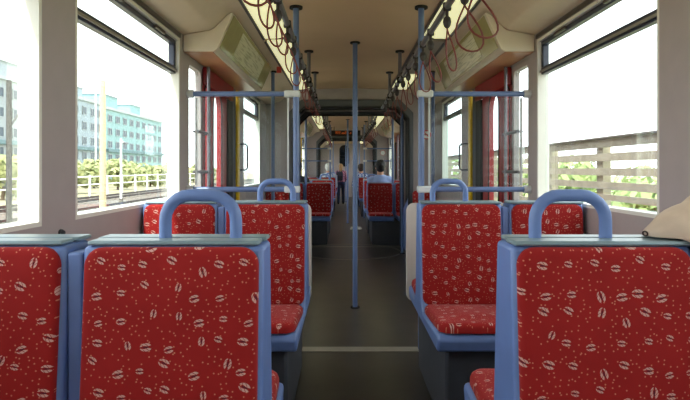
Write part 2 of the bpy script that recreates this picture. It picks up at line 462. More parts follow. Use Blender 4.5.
def route_plan(s, y0, y1, label):
    q = [(.882-.095*t-o*.92, 1.908+.214*t-o*.39) for t, o in ((.12, .0045), (.88, .0045), (.88, .007), (.12, .007))]
    o = MB().prism([(s*x, z) for x, z in q], y0, y1).build('route_plan', poster_m)
    return tag(o, label, 'poster')
gear_cover(-1, 3.34, 5.15, 'beige door gear cover above the nearer left-hand doors, with olive film face', 1)
gear_cover(1, 3.34, 5.15, 'beige door gear cover above the nearer right-hand doors, with olive film face', 1)
gear_cover(-1, 10.8, 12.45, 'beige gear cover above the left doors beyond the first gangway', 2)
gear_cover(1, 10.8, 12.45, 'beige gear cover above the right doors beyond the first gangway', 2)
route_plan(-1, 3.72, 4.75, 'pale route plan on the slanted cover above the left doors')
route_plan(1, 3.72, 4.75, 'pale route plan on the slanted cover above the right doors')

# ------------------------------------------------------------------ ceiling lights
def ceiling_light(s, a, b, m, label):
    r = tag(empty('ceiling_light', (s*.605, a, 2.18)), label, 'ceiling light', 'lengthwise ceiling light strips')
    tilt = lambda x: 2.178-(x-.51)*.14-2.18
    q = [(s*(x-.605), tilt(x)+z) for x, z in ((.515, 0), (.605, -.012), (.698, 0), (.698, .012), (.515, .012))]
    n = max(1, round((b-a)/1.3)); L = (b-a)/n
    for i in range(n): MB().prism(q, i*L+.006, (i+1)*L-.006).build('diffuser', m, r)
    f = MB()
    for x0, x1 in ((.497, .514), (.699, .716)):
        f.prism([(s*(x-.605), z) for x, z in ((x0, tilt(x0)-.008), (x1, tilt(x1)-.008), (x1, tilt(x1)+.012), (x0, tilt(x0)+.012))], 0, b-a)
    for i in range(n+1): f.box(-.09, .09, i*L-.005 if i else 0, i*L+.005, -.012, .004)
    f.build('light_frame', brown_frame_m, r)
ceiling_light(-1, -2.6, 4.12, light_m, 'long glowing light strip over the left side, nearest the viewer')
ceiling_light(-1, 4.2, 6.75, light_m, 'glowing light strip over the left side just before the gangway')
ceiling_light(1, -2.6, 4.12, light_m, 'long glowing light strip over the right side, nearest the viewer')
ceiling_light(1, 4.2, 5.65, unlit_m, 'dark unlit section of the right-hand ceiling light strip')
ceiling_light(1, 5.72, 6.75, light_m, 'short glowing light strip on the right just before the gangway')
ceiling_light(-1, 8.4, 13.3, light_m, 'glowing left light strip beyond the first gangway')
ceiling_light(1, 8.4, 13.3, light_m, 'glowing right light strip beyond the first gangway')
ceiling_light(-1, 16.0, 21.0, light_m, 'farthest glowing light strip on the left in the last section')
ceiling_light(1, 16.0, 21.0, light_m, 'farthest glowing light strip on the right in the last section')

# ------------------------------------------------------------------ poles, rails
def flange(m, x, y, z, d): m.cyl((x, y, z), (x, y, z+d*.012), .042, 16)
def pole(x, y, top, label, r=.0185, group=None, m=pole_m, z0=0.0):
    o = tag(empty('grab_pole', (x, y, z0)), label, 'grab pole', group)
    MB().cyl((0, 0, 0), (0, 0, top-z0), r, 16).build('pole', m, o)
    f = MB(); f.cyl((0, 0, top-z0-.012), (0, 0, top-z0), .042, 16); f.build('ceiling_flange', rubber_m, o)
    if z0 == 0: MB().cyl((0, 0, 0), (0, 0, .012), .038, 16).build('floor_flange', rubber_m, o)
    return o
zc = lambda x: 2.2-abs(x)*.03
pole(0, 4.43, 2.2, 'blue grab pole in the middle of the aisle, nearest the viewer', .0205)
pole(0, 11.3, 2.2, 'slim grab pole in the aisle centre beyond the first gangway')
pole(0, 18.6, 2.2, 'grab pole standing in the last section aisle, farthest of all')
for s, nm in ((-1, 'left'), (1, 'right')):
    # windscreen frame: aisle pole, two rails, glass, panel
    r = tag(empty('windscreen_partition', (s*.40, 3.42, 0)), 'blue-railed glass and beige draught screen before the %s doors' % nm, 'draught screen')
    MB().cyl((0, 0, 0), (0, 0, zc(.4)), .0195, 16).build('pole', pole_m, r)
    MB().cyl((0, 0, zc(.4)-.014), (0, 0, zc(.4)), .042, 16).build('ceiling_flange', rubber_m, r)
    for z in (1.63, 1.02):
        q = MB().cyl((s*.03, 0, z), (s*.685, 0, z), .017, 14).build('rail', pole_m, r)
        MB().box(-s*.026, s*.075, -.026, .026, z-.022, z+.022).build('clamp', clamp_m, r, bevel=.01)
        MB().cyl((s*.655, 0, z), (s*.6975, 0, z), .026, 14).build('wall_socket', clamp_m, r)
    g = MB().box(s*.05, s*.64, -.004, .004, 1.045, 1.605); g.build('glass_screen', screen_m, r)
    e = MB()
    e.box(s*.046, s*.056, -.008, .008, 1.045, 1.605); e.box(s*.634, s*.644, -.008, .008, 1.045, 1.605)
    e.build('glass_edge', clamp_m, r)
    pw = rrect(.79, .62, .05, 6)
    MB().prism([(s*.295+x, .625+z) for x, z in pw], -.045, -.021).build('lower_panel', panel_m, r, bevel=.004)
    # screen on the far side of the doors
    r = tag(empty('windscreen_partition', (s*.80, 5.35, 0)), 'narrow glass draught screen beyond the nearer %s doors' % nm, 'draught screen')
    MB().cyl((0, 0, 0), (0, 0, 2.13), .018, 14).build('pole', pole_m, r)
    MB().cyl((0, 0, 2.115), (0, 0, 2.128), .036, 14).build('ceiling_flange', rubber_m, r)
    MB().box(s*.025, s*.27, -.004, .004, .86, 1.80).build('glass_screen', screen_m, r)
    MB().box(s*.025, s*.285, -.012, .012, .06, .84).build('lower_panel', panel_m, r, bevel=.004)
    # beyond the gangway
    r = tag(empty('windscreen_partition', (s*.40, 12.55, 0)), 'distant railed glass draught screen beyond the gangway on the %s' % nm, 'draught screen')
    MB().cyl((0, 0, 0), (0, 0, zc(.4)), .0195, 12).build('pole', pole_m, r)
    for z in (1.63, 1.34):
        MB().cyl((s*.03, 0, z), (s*.6975, 0, z), .015, 10).build('rail', pole_m, r)
        MB().box(-s*.026, s*.06, -.026, .026, z-.022, z+.022).build('clamp', clamp_m, r)
    MB().box(s*.05, s*.66, -.004, .004, .93, 1.605).build('glass_screen', screen_m, r)
    MB().box(s*-.03, s*.69, -.04, -.021, .3, .92).build('lower_panel', panel_m, r)
    pole(s*.70, 7.25, 2.005, 'blue grab pole in the first gangway on the %s' % nm)
    pole(s*.69, 8.5, 2.17, 'blue grab pole rising from the first %s seats beyond the gangway' % nm, z0=.91)
    pole(s*.40, 16.4, zc(.4), 'distant grab pole on the %s of the last section' % nm)
    # overhead hand rail with hangers
    for (a, b, ys, lab) in ((-2.8, 6.85, (-1.6, .6, 2.1, 4.7, 5.73), 'before the gangway'), (8.05, 14.2, (9.2, 10.3, 11.6, 13.4), 'beyond the first gangway')):
        h = tag(empty('overhead_handrail', (s*.40, a, 1.93)), 'grey overhead handrail on the %s, %s' % (nm, lab), 'handrail')
        MB().cyl((0, 0, 0), (0, b-a, 0), .0165, 12).build('rail', rail_m, h)
        for y in ys:
            MB().cyl((0, y-a, .014), (0, y-a, zc(.4)-1.93), .016, 12).build('hanger', rail_m, h)
            MB().cyl((0, y-a, zc(.4)-1.944), (0, y-a, zc(.4)-1.93), .04, 14).build('hanger_flange', rubber_m, h)
            MB().box(-.024, .024, y-a-.03, y-a+.03, -.024, .024).build('rail_clamp', rubber_m, h, bevel=.006)
    # low guard panels in the gangway
    g = tag(empty('gangway_guard', (s*.78, 7.05, 0)), 'sloping blue-grey guard panel in the first gangway on the %s' % nm, 'guard panel')
    pts = [(0, .02), (.80, .02), (.80, .54), (0, .78)]
    MB().prism(pts, -.012-s*.0, .012, 'X').build('panel', blue_m, g)
    MB().tube([(0, .80, .03), (0, .80, .55), (0, 0, .79), (0, 0, .03)], .016, 8).build('edge_tube', base_m, g)

# ------------------------------------------------------------------ hand straps
def make_strap(s, wide, lean, drop):
    o = empty('hand_strap')
    MB().box(-.020, .020, -.012, .012, -.021, .020).build('rail_clip', knob_m, o, bevel=.006)
    MB().tube([(0, 0, -.02), (0, 0, -.045), (0, 0, -.055), (0, 0, -.075), (0, 0, -.095), (0, 0, -.105)],
              [.008, .008, .017, .021, .016, .006], 10).build('holder', knob_m, o)
    pts = []
    n = 22
    for i in range(n):
        t = 2*PI*i/n
        # teardrop, point on top
        x = wide*math.sin(t)*math.sin(t/2)**1.3*.5
        z = -.105-drop*(1-math.cos(t))/2
        pts.append((x+lean*(-.105-z)/drop*-1*s*-1, .012*math.sin(t), z))
    MB().tube(pts, .0042, 6, closed=True).build('strap_loop', strap_m, o)
    return o
proto = {}
def strap(s, y, wide, lean, drop, label, group):
    o = make_strap(s, wide, lean, drop)
    o.location = (s*.40, y, 1.93)
    tag(o, label, 'hand strap', group)
wideL = [(1.72, .10, .02), (1.95, .055, .03), (2.19, .06, .03), (2.46, .05, .03), (2.88, .06, .03), (3.22, .06, .02), (3.70, .055, .02), (4.1, .05, .02), (4.45, .05, .01), (4.95, .06, .02), (5.35, .05, .02), (5.95, .05, .02), (6.35, .06, .02)]
ord_ = ['nearest', 'second', 'third', 'fourth', 'fifth', 'sixth', 'seventh', 'eighth', 'ninth', 'tenth', 'eleventh', 'twelfth', 'thirteenth']
for i, (y, w, l) in enumerate(wideL):
    strap(-1, y, w*1.25, -l, .15+.012*(i % 3), 'leather hand strap on the left rail, %s of its row from the viewer' % ord_[i], 'hand straps on the left handrail')
wideR = [(2.02, .13, .04), (2.20, .13, .03), (2.57, .055, .03), (3.05, .07, .04), (3.35, .08, .02), (3.68, .06, .03), (4.1, .05, .02), (4.45, .05, .01), (4.95, .06, .02), (5.35, .05, .02), (5.95, .05, .02), (6.35, .06, .02)]
for i, (y, w, l) in enumerate(wideR):
    strap(1, y, w*1.25, l, .18+.012*(i % 3), 'leather hand strap on the right rail, %s of its row from the viewer' % ord_[i], 'hand straps on the right handrail')
src = make_strap(1, .06, .02, .16)
first = True
for s, nm in ((-1, 'left'), (1, 'right')):
    for i in range(12):
        o = src if first else copy_tree(src); first = False
        o.location = (s*.40, 8.3+i*.46, 1.93)
        tag(o, 'small distant hand strap on the %s rail beyond the gangway' % nm, 'hand strap', 'hand straps beyond the gangway on the %s' % nm)

# ------------------------------------------------------------------ seats
def pad(w, h, t, r, steps=5, puff=.006):
    """rounded cushion lying in XZ, growing to -Y"""
    m = MB(); rings = []
    prof = [(0, 0), (0, -t*.45), (t*.12, -t*.75), (t*.4, -t*.95), (t*.9, -t), (t*2.5, -t-puff*.6), (min(w, h)*.32, -t-puff)]
    for ins, y in prof:
        pts = rrect(w-2*ins, h-2*ins, max(r-ins, .012), 6)
        rings.append([m.b.verts.new((x, y, z)) for x, z in pts])
    n = len(rings[0])
    for a, b in zip(rings, rings[1:]):
        for i in range(n): m.b.faces.new((a[i], a[(i+1) % n], b[(i+1) % n], b[i]))
    m.b.faces.new(rings[0][::-1]); m.b.faces.new(rings[-1]); return m
def make_unit():
    r = empty('double_seat')                     # origin at the floor, middle of the bench; aisle on -X
    A0, A1, D1, W1 = -.412, -.006, .030, .398     # local x: aisle seat, divider, window seat
    MB().prism([(-.40, 0), (.40, 0), (.42, .385), (-.42, .385)], A0+.06, W1, 'X').build('base', base_m, r, bevel=.015)
    for (x0, x1) in ((A0, A1), (D1, W1)):
        w = x1-x0; c = (x0+x1)/2
        prof = [(-.060, .977), (.060, .977), (.078, .74), (.096, .52), (.13, .46), (.47, .462), (.49, .44), (.47, .385), (-.47, .385), (-.49, .44), (-.47, .462), (-.13, .46), (-.096, .52), (-.078, .74)]
        m = MB().prism(prof, x0, x1, 'X')
        for v in m.b.verts:                      # pans narrow towards their front edge
            if v.co.z < .47 and abs(v.co.y) > .4: v.co.x = c+(v.co.x-c)*.93
        m.build('seat_shell', blue_m, r, bevel=.012)
        for d in (-1, 1):
            b = pad(w-.020, .490, .022, .040).build('backrest', fab_back, r)
            b.location = (c, d*.0775, .731); b.rotation_euler = (-d*.0, 0, 0 if d < 0 else PI)
            b.rotation_euler.x = -.075
            q = pad(w-.028, .40, .040, .05, puff=.010)
            for v in q.b.verts:                  # taper to the front
                if v.co.z < 0: v.co.x *= 1-.07*(-v.co.z/.19)
            cu = q.build('seat_cushion', fab_seat, r)
            cu.location = (c, d*.286, .462)
            cu.rotation_euler = (-PI/2-.03, 0, 0) if d < 0 else (-PI/2-.03, 0, PI)
        cap = MB()
        cap.box(x0+.003, x1-.003, -.070, -.005, .978, .989); cap.box(x0+.010, x1-.010, .003, .062, .978, .989)
        cap.build('top_cap', cap_m, r, bevel=.006)
    MB().box(A1+.001, D1-.001, -.060, .060, .40, .962).build('divider', blue_m, r, bevel=.006)
    cx = -.255; hw = .083; R = .058
    path = [(cx-hw, 0, .96)] + [(cx-hw+R-R*math.cos(a), 0, 1.030+R*math.sin(a)) for a in [PI/2*k/6 for k in range(7)]]
    path += [(cx+hw-R+R*math.sin(a), 0, 1.030+R*math.cos(a)) for a in [PI/2*k/6 for k in range(7)]] + [(cx+hw, 0, .96)]
    MB().tube(path, .0145, 12).build('handle', blue_m, r, bevel=0)
    return r
unit = make_unit()
UX = .69
rows = [  # side, y, z-scale, handle, label
    (-1, 1.26, 1, True, 'red patterned double seat at front left, back to the viewer, nearest'),
    (1, 1.26, 1, True, 'red patterned double seat at front right with the beige jacket on it'),
    (-1, 2.70, 1, True, 'red double seat facing the viewer on the left before the doors'),
    (1, 2.70, 1, True, 'red double seat facing the viewer on the right before the doors'),
    (-1, 8.50, .945, False, 'dark red double seat on the left, first beyond the gangway'),
    (1, 8.50, .945, False, 'dark red double seat on the right beyond the gangway, black-haired person behind it'),
    (-1, 9.90, .96, True, 'red double seat on the left, second beyond the gangway'),
    (1, 9.90, .96, True, 'red double seat on the right, second beyond the gangway'),
    (-1, 13.3, .96, True, 'red double seat at left just before the second gangway'),
    (1, 13.3, .96, True, 'red double seat at right just before the second gangway'),
    (-1, 17.0, .96, True, 'farthest red double seat on the left, in the last section'),
    (1, 17.0, .96, True, 'farthest red double seat on the right, in the last section')]
first = True
for s, y, zs, hd, lab in rows:
    o = unit if first else copy_tree(unit, skip=() if hd else ('handle',)); first = False
    o.location = (s*UX, y, 0); o.rotation_euler = (0, 0, PI if s < 0 else 0); o.scale = (1, 1, zs)
    tag(o, lab, 'double seat', 'red double seats along the aisle')
# tip-up seats on the bulkhead
for s, nm in ((-1, 'left'), (1, 'right')):
    r = tag(empty('folding_seat', (s*.945, 6.93, .40)), 'small red folding seat tipped up against the %s bulkhead' % nm, 'folding seat')
    p = pad(.30, .44, .035, .04).build('seat_pad', fab_back, r); p.location = (0, -.045, .25)
    MB().box(-.13, .13, -.045, 0, .05, .42).build('bracket', base_m, r)

# ------------------------------------------------------------------ small things in the car
# beige jacket over the top of the right front seat back
def cloth_blob():
    m = MB(); path = []; prof = []
    L = 24; seg = 22; rings = []
    for i in range(L+1):
        t = i/L
        x = .607+.40*t
        h = .009+.080*(min(1, t/.27))**.9 + .03*max(0, t-.27)
        wy = .022+.105*min(1, t/.4)**.8
        zc_ = .993+.003
        ring = []
        for k in range(seg):
            a = 2*PI*k/seg
            cy = math.cos(a)*wy; cz = math.sin(a)
            z = zc_+ (h*cz if cz > 0 else (-.006+ .0*cz))
            if cz < 0 or True:
                over = max(0, abs(cy)-.062)
                z -= over*1.9*min(1, t/.25)
            w = .010*math.sin(t*38+cy*30)*min(1, t*3)+.016*noise.noise(Vector((t*9, cy*22, 1.3)))
            ring.append(m.b.verts.new((x+.012*math.sin(a*2)*t, 1.252+cy*(1+.0), z+(w if cz > -.1 else 0)+.003)))
        rings.append(ring)
    for a, b in zip(rings, rings[1:]):
        for k in range(seg): m.b.faces.new((a[k], a[(k+1) % seg], b[(k+1) % seg], b[k]))
    m.b.faces.new(rings[0][::-1]); m.b.faces.new(rings[-1]); return m
cloth_m = mat('beige cotton', (212, 188, 168), .85, noise_amt=.06, noise_scale=25, bump=.15)
jk = tag(empty('jacket', (0, 0, 0)), 'beige cloth jacket lying over the top of the right front seat back', 'jacket')
j = cloth_blob().build('sleeve', cloth_m, jk); ss = j.modifiers.new('sub', 'SUBSURF'); ss.levels = 1; ss.render_levels = 1
hm = MB().tube([(.607, 1.252+.010*math.cos(a), .999+.005*math.sin(a)) for a in [2*PI*k/16 for k in range(16)]], .0018, 8, closed=True)
hm.build('cuff', mat('dark cuff trim', (70, 50, 48), .7), jk)
# no smoking sign on the right bulkhead
sg = tag(empty('no_smoking_sign', (.985, 6.945, 1.594)), 'round no smoking sign on the right bulkhead beside the gangway', 'sign')
MB().cyl((0, 0, 0), (0, -.003, 0), .062, 32).build('disc', white_m, sg)
mm = MB(); circ = [(.054*math.cos(2*PI*k/32), -.004, .054*math.sin(2*PI*k/32)) for k in range(32)]
mm.tube(circ, .0065, 6, closed=True); mm.tube([(-.036, -.005, .036), (.036, -.005, -.036)], .006, 6); mm.build('red_ring', mat('sign red', (200, 20, 26), .5), sg)
MB().box(-.032, .022, -.0045, -.003, -.006, .006).build('cigarette_mark', rubber_m, sg)
# second sign further back
sg = tag(empty('no_smoking_sign', (.96, 14.235, 1.58)), 'distant round white sign on the bulkhead before the second gangway', 'sign')
MB().cyl((0, 0, 0), (0, -.003, 0), .075, 24).build('disc', white_m, sg)
MB().tube([(.066*math.cos(2*PI*k/24), -.004, .066*math.sin(2*PI*k/24)) for k in range(24)], .006, 6, closed=True).build('red_ring', MATS['sign red'], sg)
# sticker by the left pole
tag(MB().prism([(-.745, 2.085), (-.700, 2.085), (-.700, 2.145), (-.745, 2.145)], 5.20, 5.204).build('sticker', mat('red sticker', (190, 60, 50), .5)), 'small red sticker at the end of the left door gear cover', 'sticker')
# coat hook under the left sill
hk = MB(); hk.cyl((-1.10, 1.89, .925), (-1.092, 1.89, .925), .012); hk.ball((-1.089, 1.89, .925), .009, 8)
tag(hk.build('wall_hook', base_m), 'small dark knob on the left wall below the window sill', 'hook')
# destination display
dp = tag(empty('led_display', (-.03, 13.2, 2.04)), 'dark destination display with orange letters hanging from the ceiling', 'display')
MB().box(-.36, .36, -.03, .03, -.07, .06).build('housing', rubber_m, dp, bevel=.008)
MB().box(-.30, -.28, -.01, .01, .06, .16).build('bracket', rubber_m, dp); MB().box(.28, .30, -.01, .01, .06, .16).build('bracket', rubber_m, dp)
led_m = mat('orange led', (235, 110, 40), .5, emit=.35)
lm = MB()
cur = bpy.data.curves.new('t', 'FONT')
glyph = {'H': ['101', '101', '111', '101', '101'], 'i': ['1', '0', '1', '1', '1'], 'l': ['1', '1', '1', '1', '1'], 'f': ['11', '10', '11', '10', '10'], 'e': ['111', '101', '111', '100', '111'], '.': ['0', '0', '0', '0', '1'], 'n': ['00', '00', '11', '11', '11']}
xx = -.25
for ch in 'Hllf.nne.n.n':
    g = glyph[ch]
    for rr, row in enumerate(g):
        for cc, v in enumerate(row):
            if v == '1': lm.box(xx+cc*.012, xx+cc*.012+.009, -.033, -.031, .028-rr*.014, .028-rr*.014+.010)
    xx += (len(g[0])+1)*.012
lm.build('orange_letters', led_m, dp)
# litter
def paper(cx, cy, w, d, seed, label):
    random.seed(seed); m = MB(); n = 7; V = {}
    for i in range(n):
        for j_ in range(n):
            z = .006+.05*max(0, noise.noise(Vector((i*.7+seed, j_*.8, 0))))+.004
            V[i, j_] = m.b.verts.new((w*(i/(n-1)-.5)*(1+.15*math.sin(j_)), d*(j_/(n-1)-.5)*(1+.2*math.cos(i*1.3)), z))
    for i in range(n-1):
        for j_ in range(n-1): m.b.faces.new((V[i, j_], V[i+1, j_], V[i+1, j_+1], V[i, j_+1]))
    o = m.build('paper', white_m, loc=(cx, cy, 0)); so = o.modifiers.new('s', 'SOLIDIFY'); so.thickness = .002; so.offset = 1
    tag(o, label, 'litter')
paper(.15, 10.3, .20, .45, 3, 'crumpled white paper lying in the aisle beyond the gangway')
paper(-.62, 7.82, .07, .1, 5, 'tiny white scrap of paper at the foot of the left seats')
random.seed(11)

# ------------------------------------------------------------------ people
def skin_mesh(name, verts, edges, radii, root=0, sub=1):
    me = bpy.data.meshes.new(name+'_src'); me.from_pydata([tuple(v) for v in verts], edges, [])
    o = bpy.data.objects.new(name+'_src', me); COL.objects.link(o)
    o.modifiers.new('skin', 'SKIN').use_smooth_shade = True
    if not me.skin_vertices: 
        me.attributes  # layer is created by the modifier through the operator only
    return o, me
def capsule_chain(m, pts, rad, seg=14):
    """tapered limb with round joints, welded afterwards by the remesh"""
    for i in range(len(pts)-1):
        a, b = Vector(pts[i]), Vector(pts[i+1]); n = 5
        ps = [a.lerp(b, k/n) for k in range(n+1)]; rs = [rad[i]+(rad[i+1]-rad[i])*k/n for k in range(n+1)]
        m.tube(ps, rs, seg)
    for p, r in zip(pts, rad): m.ball(p, r*.995, seg)
def ell(m, c, r): m.ball(c, r, 20)
def remeshed(m, name, material, parent, vox=.011, smooth=6):
    o = m.build(name, material, parent)
    r = o.modifiers.new('weld', 'REMESH'); r.mode = 'VOXEL'; r.voxel_size = vox; r.use_smooth_shade = True
    s = o.modifiers.new('smooth', 'SMOOTH'); s.factor = .5; s.iterations = smooth
    return o
def person(loc, rz, sc, pose, label, skin, hair, shirt, trouser, hair_style='short', lean=0, group=None):
    P = empty('person', loc, rz); P.scale = (sc, sc, sc); tag(P, label, 'person', group)
    if pose == 'sit': pz = .60
    else: pz = .92
    pel = Vector((0, 0, pz)); chest = Vector((0, lean*.25, pz+.32)); sh = Vector((0, lean*.36, pz+.45))
    neck = Vector((0, lean*.38+.005, pz+.50)); hd = Vector((0, lean*.40+.02, pz+.66))
    arms, legs = [], []
    for s in (-1, 1):
        S_ = sh+Vector((s*.165, 0, -.015))
        if pose == 'sit': E = S_+Vector((s*.035, .06, -.27)); Wr = E+Vector((-s*.07, .22, -.05))
        else: E = S_+Vector((s*.05, .02, -.28)); Wr = E+Vector((-s*.04, .16, -.12))
        arms.append((s, S_, E, Wr))
        H = pel+Vector((s*.09, .01, -.02))
        if pose == 'sit': K = Vector((s*.11, .42, pz-.04)); A = Vector((s*.11, .44, .09)); T = Vector((s*.12, .57, .04))
        else: K = Vector((s*.095, .03+.03*s, .50)); A = Vector((s*.10, -.02+.08*s, .09)); T = A+Vector((s*.01, .14, -.05))
        legs.append((s, H, K, A, T))
    def torso(m, g=0.0):
        for k in range(9):
            t = k/8; c = pel.lerp(sh, t)
            wx = [.165, .160, .148, .142, .148, .160, .170, .170, .130][k]+g; wy = [.115, .11, .10, .10, .105, .112, .11, .10, .08][k]+g
            ell(m, c, (wx, wy, .085))
    b = MB(); torso(b)
    capsule_chain(b, [sh, neck, hd+Vector((0, -.01, -.06))], [.07, .054, .055])
    ell(b, hd, (.074, .093, .105)); ell(b, hd+Vector((0, .025, -.055)), (.055, .065, .058))     # skull and jaw
    b.tube([hd+Vector((0, .088, .012)), hd+Vector((0, .108, -.022)), hd+Vector((0, .088, -.03))], [.008, .013, .010], 8)
    for s in (-1, 1):
        ell(b, hd+Vector((s*.078, -.004, -.01)), (.010, .020, .032))
        ell(b, hd+Vector((s*.03, .082, .022)), (.022, .012, .008))
    ell(b, hd+Vector((0, .086, -.055)), (.024, .012, .008))
    for s, S_, E, Wr in arms:
        capsule_chain(b, [S_, E, Wr], [.050, .038, .026])
        d = (Wr-E).normalized(); side = Vector((-s, 0, 0)); side = (side-d*side.dot(d)).normalized(); dn_ = d.cross(side)*(1 if d.cross(side).z < 0 else -1)
        pc = Wr+d*.05; capsule_chain(b, [Wr, pc], [.026, .030])
        for q, (o_, ln) in enumerate(((-.026, .062), (-.009, .075), (.009, .070), (.025, .055))):
            r0 = pc+side*o_+d*.02; k1 = r0+d*ln*.5; k2 = k1+(d*.6+dn_*.7).normalized()*ln*.35; k3 = k2+(d*.2+dn_).normalized()*ln*.3
            capsule_chain(b, [r0, k1, k2, k3], [.0092, .0086, .0078, .0068], 8)
        t0 = Wr+d*.02+side*.022; capsule_chain(b, [t0, t0+(side*.8+d).normalized()*.035, t0+(side*.5+d+dn_*.5).normalized()*.062], [.012, .0105, .008], 8)
    for s, H, K, A, T in legs:
        capsule_chain(b, [H, K, A, T], [.085, .056, .038, .032])
    remeshed(b, 'body', skin, P, .0085, 3)
    sm = MB(); torso(sm, .014)
    for s, S_, E, Wr in arms: capsule_chain(sm, [S_+Vector((-s*.03, 0, 0)), S_, E, E.lerp(Wr, .85)], [.07, .062, .050, .040])
    remeshed(sm, 'shirt', shirt, P, .012, 5)
    tm = MB(); ell(tm, pel+Vector((0, 0, -.01)), (.182, .132, .115))
    for s, H, K, A, T in legs: capsule_chain(tm, [H, K, A], [.100, .072, .055])
    remeshed(tm, 'trousers', trouser, P, .012, 5)
    for s, H, K, A, T in legs:
        sh_ = MB(); capsule_chain(sh_, [A+Vector((0, -.02, -.035)), T+Vector((0, .02, 0))], [.044, .036]); remeshed(sh_, 'shoe', rubber_m, P, .012, 3)
    hm_ = MB(); ell(hm_, hd+Vector((0, -.020, .020)), (.091, .096, .102)); ell(hm_, hd+Vector((0, -.045, -.03)), (.078, .062, .065))
    if hair_style == 'long':
        capsule_chain(hm_, [hd+Vector((0, -.05, 0)), hd+Vector((0, -.07, -.12)), hd+Vector((0, -.075, -.20))], [.085, .075, .05])
    for k in range(70):
        a = random.uniform(0, 2*PI); e = random.uniform(-.2, 1.3)
        v = Vector((math.cos(a)*math.cos(e)*.084, math.sin(a)*math.cos(e)*.092-.018, math.sin(e)*.10+.022))
        if v.y > .045 and v.z < .07: continue
        ell(hm_, hd+v, (.016, .016, .014))
    # keep the face clear
    for v in list(hm_.b.verts):
        l = v.co-hd
        if l.y > .062 and l.z < .062: v.co.y = hd.y+.062-(.062-l.z)*.25
    remeshed(hm_, 'hair', hair, P, .009, 2)
    em = MB()
    for s in (-1, 1): ell(em, hd+Vector((s*.03, .090, .010)), (.012, .007, .006))
    em.build('eyes', rubber_m, P)
    return P
def stripe_mat(name, c1, c2, scale=40):
    m = bpy.data.materials.new(name); m.use_nodes = True; nt = m.node_tree
    b = nt.nodes['Principled BSDF']; b.inputs['Roughness'].default_value = .8
    t = nt.nodes.new('ShaderNodeTexCoord'); ck = nt.nodes.new('ShaderNodeTexChecker'); ck.inputs['Scale'].default_value = scale
    ck.inputs['Color1'].default_value = srgb(*c1); ck.inputs['Color2'].default_value = srgb(*c2)
    nt.links.new(t.outputs['Object'], ck.inputs['Vector']); nt.links.new(ck.outputs[0], b.inputs['Base Color']); return m
sk = mat('skin', (205, 150, 120), .55, noise_amt=.04); blk = mat('black hair', (22, 18, 20), .6)
blond = mat('light brown hair', (150, 112, 68), .6); grey_h = mat('white hair', (205, 202, 196), .6)
navy = mat('navy trousers', (38, 42, 62), .8); dk = mat('dark jacket cloth', (36, 34, 42), .8); lb = mat('light blue shirt', (150, 172, 216), .8)
jeans = mat('dark jeans', (44, 54, 84), .8); cream = mat('pale blouse', (176, 184, 198), .8)
person((.515, 8.80, 0), 0, .94, 'sit', 'person with short black hair and light blue shirt, seated facing away on the right', sk, blk, lb, navy)
person((-.86, 8.80, 0), 0, .93, 'sit', 'dark-haired person in a dark jacket seated by the left window', sk, blk, dk, navy)
person((.36, 13.63, 0), 0, .93, 'sit', 'person in blue and white checked shirt seated far right', sk, mat('dark brown hair', (50, 38, 34), .6), stripe_mat('blue white check', (50, 90, 170), (215, 222, 235), 22), navy)
person((-.47, 13.63, 0), 0, .94, 'sit', 'white-haired person in pale blouse seated far left', sk, grey_h, cream, navy)
wk = person((-.17, 17.4, 0), 0, .775, 'stand', 'person standing in the far aisle in a plaid top carrying a backpack', sk, blond, stripe_mat('plaid', (70, 60, 90), (196, 120, 140), 24), jeans, 'long')
bp_ = tag(empty('backpack', (-.21, 17.4-.155, .92)), 'dark backpack on the back of the standing person in the far aisle', 'backpack')
MB().prism(rrect(.22, .30, .06, 5), -.055, .055).build('bag', mat('dark plaid bag', (52, 48, 62), .8), bp_, bevel=.02)
MB().prism([(x, z-.05) for x, z in rrect(.17, .13, .03, 4)], -.08, -.056).build('pocket', dk, bp_, bevel=.01)
for s in (-1, 1): MB().tube([(s*.07, .05, .13), (s*.075, .09, .17), (s*.08, .115, .18)], .01, 6).build('strap', dk, bp_)

# ------------------------------------------------------------------ outside
ground_m = mat('dry ground', (150, 142, 112), .9, noise_amt=.2, noise_scale=.8)
ballast_m = mat('track ballast', (112, 102, 92), .95, noise_amt=.35, noise_scale=9)
GZ = -.95
struct(MB().box(-160, -3.2, -60, 300, GZ-.2, GZ).build('ground', ground_m))
struct(MB().box(3.4, 160, -60, 300, -3.2, -3.0).build('ground_right', mat('scrub', (150, 164, 110), .9, noise_amt=.3, noise_scale=.5)))
struct(MB().box(-3.2, 3.2, -8, 300, GZ-.15, GZ).build('viaduct_deck', mat('deck concrete', (160, 156, 148), .9)))
steel_rail = mat('rail steel', (58, 44, 36), .5, .3)
for xc_, lab in ((-11.0, 'nearer of the two railway tracks outside the left windows'), (-15.5, 'farther of the two railway tracks outside the left windows')):
    t = tag(empty('railway_track', (xc_, 0, GZ)), lab, 'railway track')
    MB().prism([(-1.9, 0), (1.9, 0), (1.4, .18), (-1.4, .18)], 5, 140).build('ballast_bed', ballast_m, t)
    for s in (-1, 1):
        MB().prism([(s*.75-.05, .22), (s*.75+.05, .22), (s*.75+.035, .36), (s*.75-.035, .36)], 5, 140).build('rail', steel_rail, t)
    q = MB()
    for i in range(180): q.box(-1.25, 1.25, 5.2+i*.75, 5.45+i*.75, .15, .235)
    tag(q.build('sleepers', mat('sleeper concrete', (140, 132, 122), .9), t), kind='stuff')
